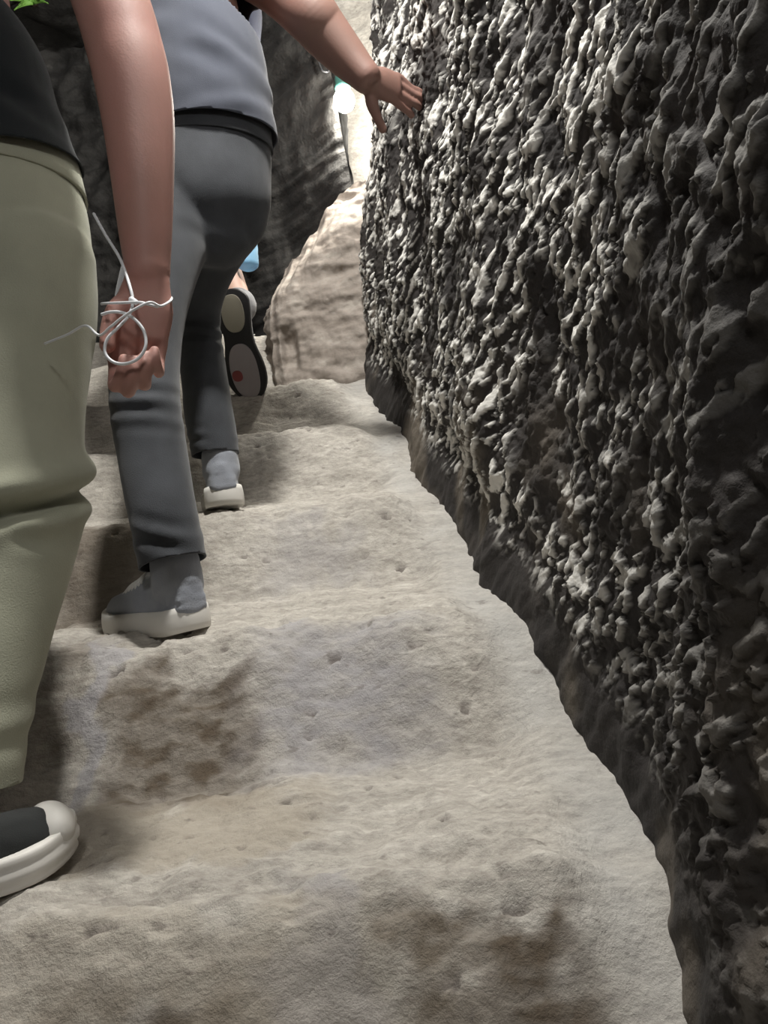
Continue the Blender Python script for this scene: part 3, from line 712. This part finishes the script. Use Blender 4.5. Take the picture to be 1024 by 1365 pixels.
o = pad('sole_mark', .70, .80, .26, M_RED, yoff=.024); o['label'] = 'dull red mark'; o.location += (T3.to_3x3() @ Vector((0, 0, -.0026)))
sneaker(p3, frame(P(262, 462, 2.83), (0, 1, 0), (0, 0, 1)), .27, .1, M_NAVY, M_RUBBER2, .028, high=.075)

# ------------------------------------------------------------------ bottle in the hidden hand
bt = P(326, 268, 2.415); bb = P(331, 357, 2.36)
bo = empty('water_bottle', bb, 'pale blue plastic water bottle hanging below the middle person\'s hip', 'bottle')
axb = (bt-bb); Lb = axb.length; Rb = axb.to_track_quat('Z', 'Y').to_matrix().to_4x4(); Rb.translation = bb
def lathe(name, prof, T, m, parent, seg=32):
    bm = bmesh.new(); rings = []
    for r, z in prof: rings.append([bm.verts.new(T @ Vector((r*math.cos(2*math.pi*k/seg), r*math.sin(2*math.pi*k/seg), z))) for k in range(seg)])
    for A, B in zip(rings, rings[1:]):
        for k in range(seg): bm.faces.new((A[k], A[(k+1) % seg], B[(k+1) % seg], B[k]))
    bm.faces.new(rings[0][::-1]); bm.faces.new(rings[-1])
    me = bpy.data.meshes.new(name); bm.to_mesh(me); bm.free(); return link(name, me, m, parent)
lathe('bottle_body', [(.012, .004), (.024, .0), (.031, .006), (.033, .014), (.0325, .03), (.0335, .036), (.0325, .042), (.0335, .06), (.032, .085), (.025, .115), (.015, .14), (.0125, .15), (.0125, .165)], Rb, M_BLUE, bo)
lathe('bottle_cap', [(.0145, .160), (.015, .162), (.015, .178), (.014, .180)], Rb, M_CAP, bo)

# ------------------------------------------------------------------ white cable looped round the near hand
def cable_obj():
    y = .872
    pts = [P(125, 285, .985), P(140, 312, .96), P(160, 345, .925), P(172, 378, .895), P(177, 402, .885), P(172, 420, .878), P(158, 436, .872), P(143, 452, .868), P(140, 470, .866), P(150, 482, .864), P(166, 485, .863), P(184, 478, .864), P(194, 462, .866), P(192, 442, .870), P(180, 426, .873), P(164, 417, .878), P(148, 416, .885), P(136, 419, .89)]
    pts2 = [P(60, 458, .975), P(90, 446, .945), P(114, 434, .92), P(132, 447, .885), P(146, 437, .872), P(162, 424, .868), P(180, 412, .867), P(200, 403, .872), P(214, 408, .885), P(227, 401, .915), P(226, 396, .945), P(200, 397, .962), P(160, 402, .955), P(137, 405, .93), P(140, 404.5, .905), P(165, 403.5, .878), P(186, 403, .874), P(198, 406, .876), P(210, 409, .882)]
    bm = bmesh.new()
    tube(bm, pts, [.0019]*len(pts), ref=(0, 1, 0), seg=8, sub=6); tube(bm, pts2, [.0016]*len(pts2), ref=(0, 1, 0), seg=8, sub=6)
    tube(bm, [P(175, 399, .884), P(181, 403, .882)], [.0034, .0034], sub=1, seg=10)
    me = bpy.data.meshes.new('cable'); bm.to_mesh(me); bm.free()
    me.transform(Matrix.Translation(-P(167, 442, y)))
    o = link('cable', me, M_CABLE); o.location = P(167, 442, y)
    o['label'] = 'thin white earphone cable looped around the nearest person\'s hand'; o['category'] = 'cable'
cable_obj()

# ------------------------------------------------------------------ lamp at the far end
lp = P(459, 134, 2.70)
lo = empty('cave_lamp', lp, 'glowing white bulb hanging at the edge of the dark rock', 'lamp')
bm = bmesh.new(); ellipsoid(bm, lp, (.036, .036, .040), seg=24); me = bpy.data.meshes.new('bulb'); bm.to_mesh(me); bm.free()
link('bulb', me, M_BULB, lo)
Tl = Matrix.Translation(lp)
lathe('lamp_socket', [(.022, .034), (.026, .036), (.027, .052), (.024, .058), (.024, .078), (.018, .088), (.008, .094)], Tl, M_SOCKET, lo)
bm = bmesh.new(); tube(bm, [lp+Vector((0, 0, .09)), lp+Vector((-.02, 0, .13)), lp+Vector((-.05, -.01, .10)), lp+Vector((-.075, -.01, .16)), lp+Vector((-.10, 0, .5)), lp+Vector((-.1, 0, .75))], [.004]*6, seg=8)
me = bpy.data.meshes.new('lamp_cord'); bm.to_mesh(me); bm.free(); link('lamp_cord', me, M_RUBBER2, lo)

# ------------------------------------------------------------------ little fern on the far rock
bpy.context.view_layer.update()
_hit = SC.ray_cast(DG(), Vector((0, 0, ZC)), ray(44, 5).normalized())      # where the rock is
fp = _hit[1] - ray(44, 5).normalized()*.015
fo = empty('fern', fp, 'small bright green fern growing on the dark rock, upper left', 'plant')
bm = bmesh.new()
for k in range(9):
    a = random.uniform(-1.3, 1.3); ln = random.uniform(.06, .10)
    d = Vector((math.sin(a), -.5, math.cos(a)*.8 - .25)).normalized(); sd = d.cross(Vector((0, 1, .2))).normalized()
    prev = None
    for i in range(7):
        t = i/6; c = fp + d*ln*t + Vector((0, 0, -.05*t*t)); w = .009*math.sin(math.pi*min(1, t*.85+.15)) + .0005
        up_ = sd*w; pair = (bm.verts.new(c-up_), bm.verts.new(c+Vector((0, -.002, .002))), bm.verts.new(c+up_))
        if prev:
            bm.faces.new((prev[0], prev[1], pair[1], pair[0])); bm.faces.new((prev[1], prev[2], pair[2], pair[1]))
        prev = pair
me = bpy.data.meshes.new('fronds'); bm.to_mesh(me); bm.free()
me = bake(me, [('SOLIDIFY', dict(thickness=.0008))]); me.materials.clear(); link('fronds', me, M_LEAF, fo)
bm = bmesh.new(); ellipsoid(bm, fp+Vector((0, .012, .006)), (.016, .014, .012)); me = bpy.data.meshes.new('root_clump'); bm.to_mesh(me); bm.free(); link('root_clump', me, M_HAIR, fo)

# ------------------------------------------------------------------ light
def area(name, loc, target, size, power, col):
    l = bpy.data.lights.new(name, 'AREA'); l.shape = 'DISK'; l.size = size; l.energy = power; l.color = col
    o = bpy.data.objects.new(name, l); COL.objects.link(o); o.location = loc
    o.rotation_euler = (Vector(target)-Vector(loc)).to_track_quat('-Z', 'Y').to_euler(); return o
def point(name, loc, power, col, r=.05):
    l = bpy.data.lights.new(name, 'POINT'); l.energy = power; l.color = col; l.shadow_soft_size = r
    o = bpy.data.objects.new(name, l); COL.objects.link(o); o.location = loc; return o
point('passage_lamp', (.06, .98, 2.40), 165, (1, .975, .92), .07)
point('passage_lamp', (.05, -.7, 1.95), 31, (1, .98, .95), .15)
w = bpy.data.worlds.new('world'); SC.world = w; w.use_nodes = True
w.node_tree.nodes['Background'].inputs[0].default_value = (.5, .52, .55, 1); w.node_tree.nodes['Background'].inputs[1].default_value = .02
SC.view_settings.view_transform = 'Standard'; SC.view_settings.look = 'None'; SC.view_settings.exposure = .28; SC.view_settings.gamma = 1
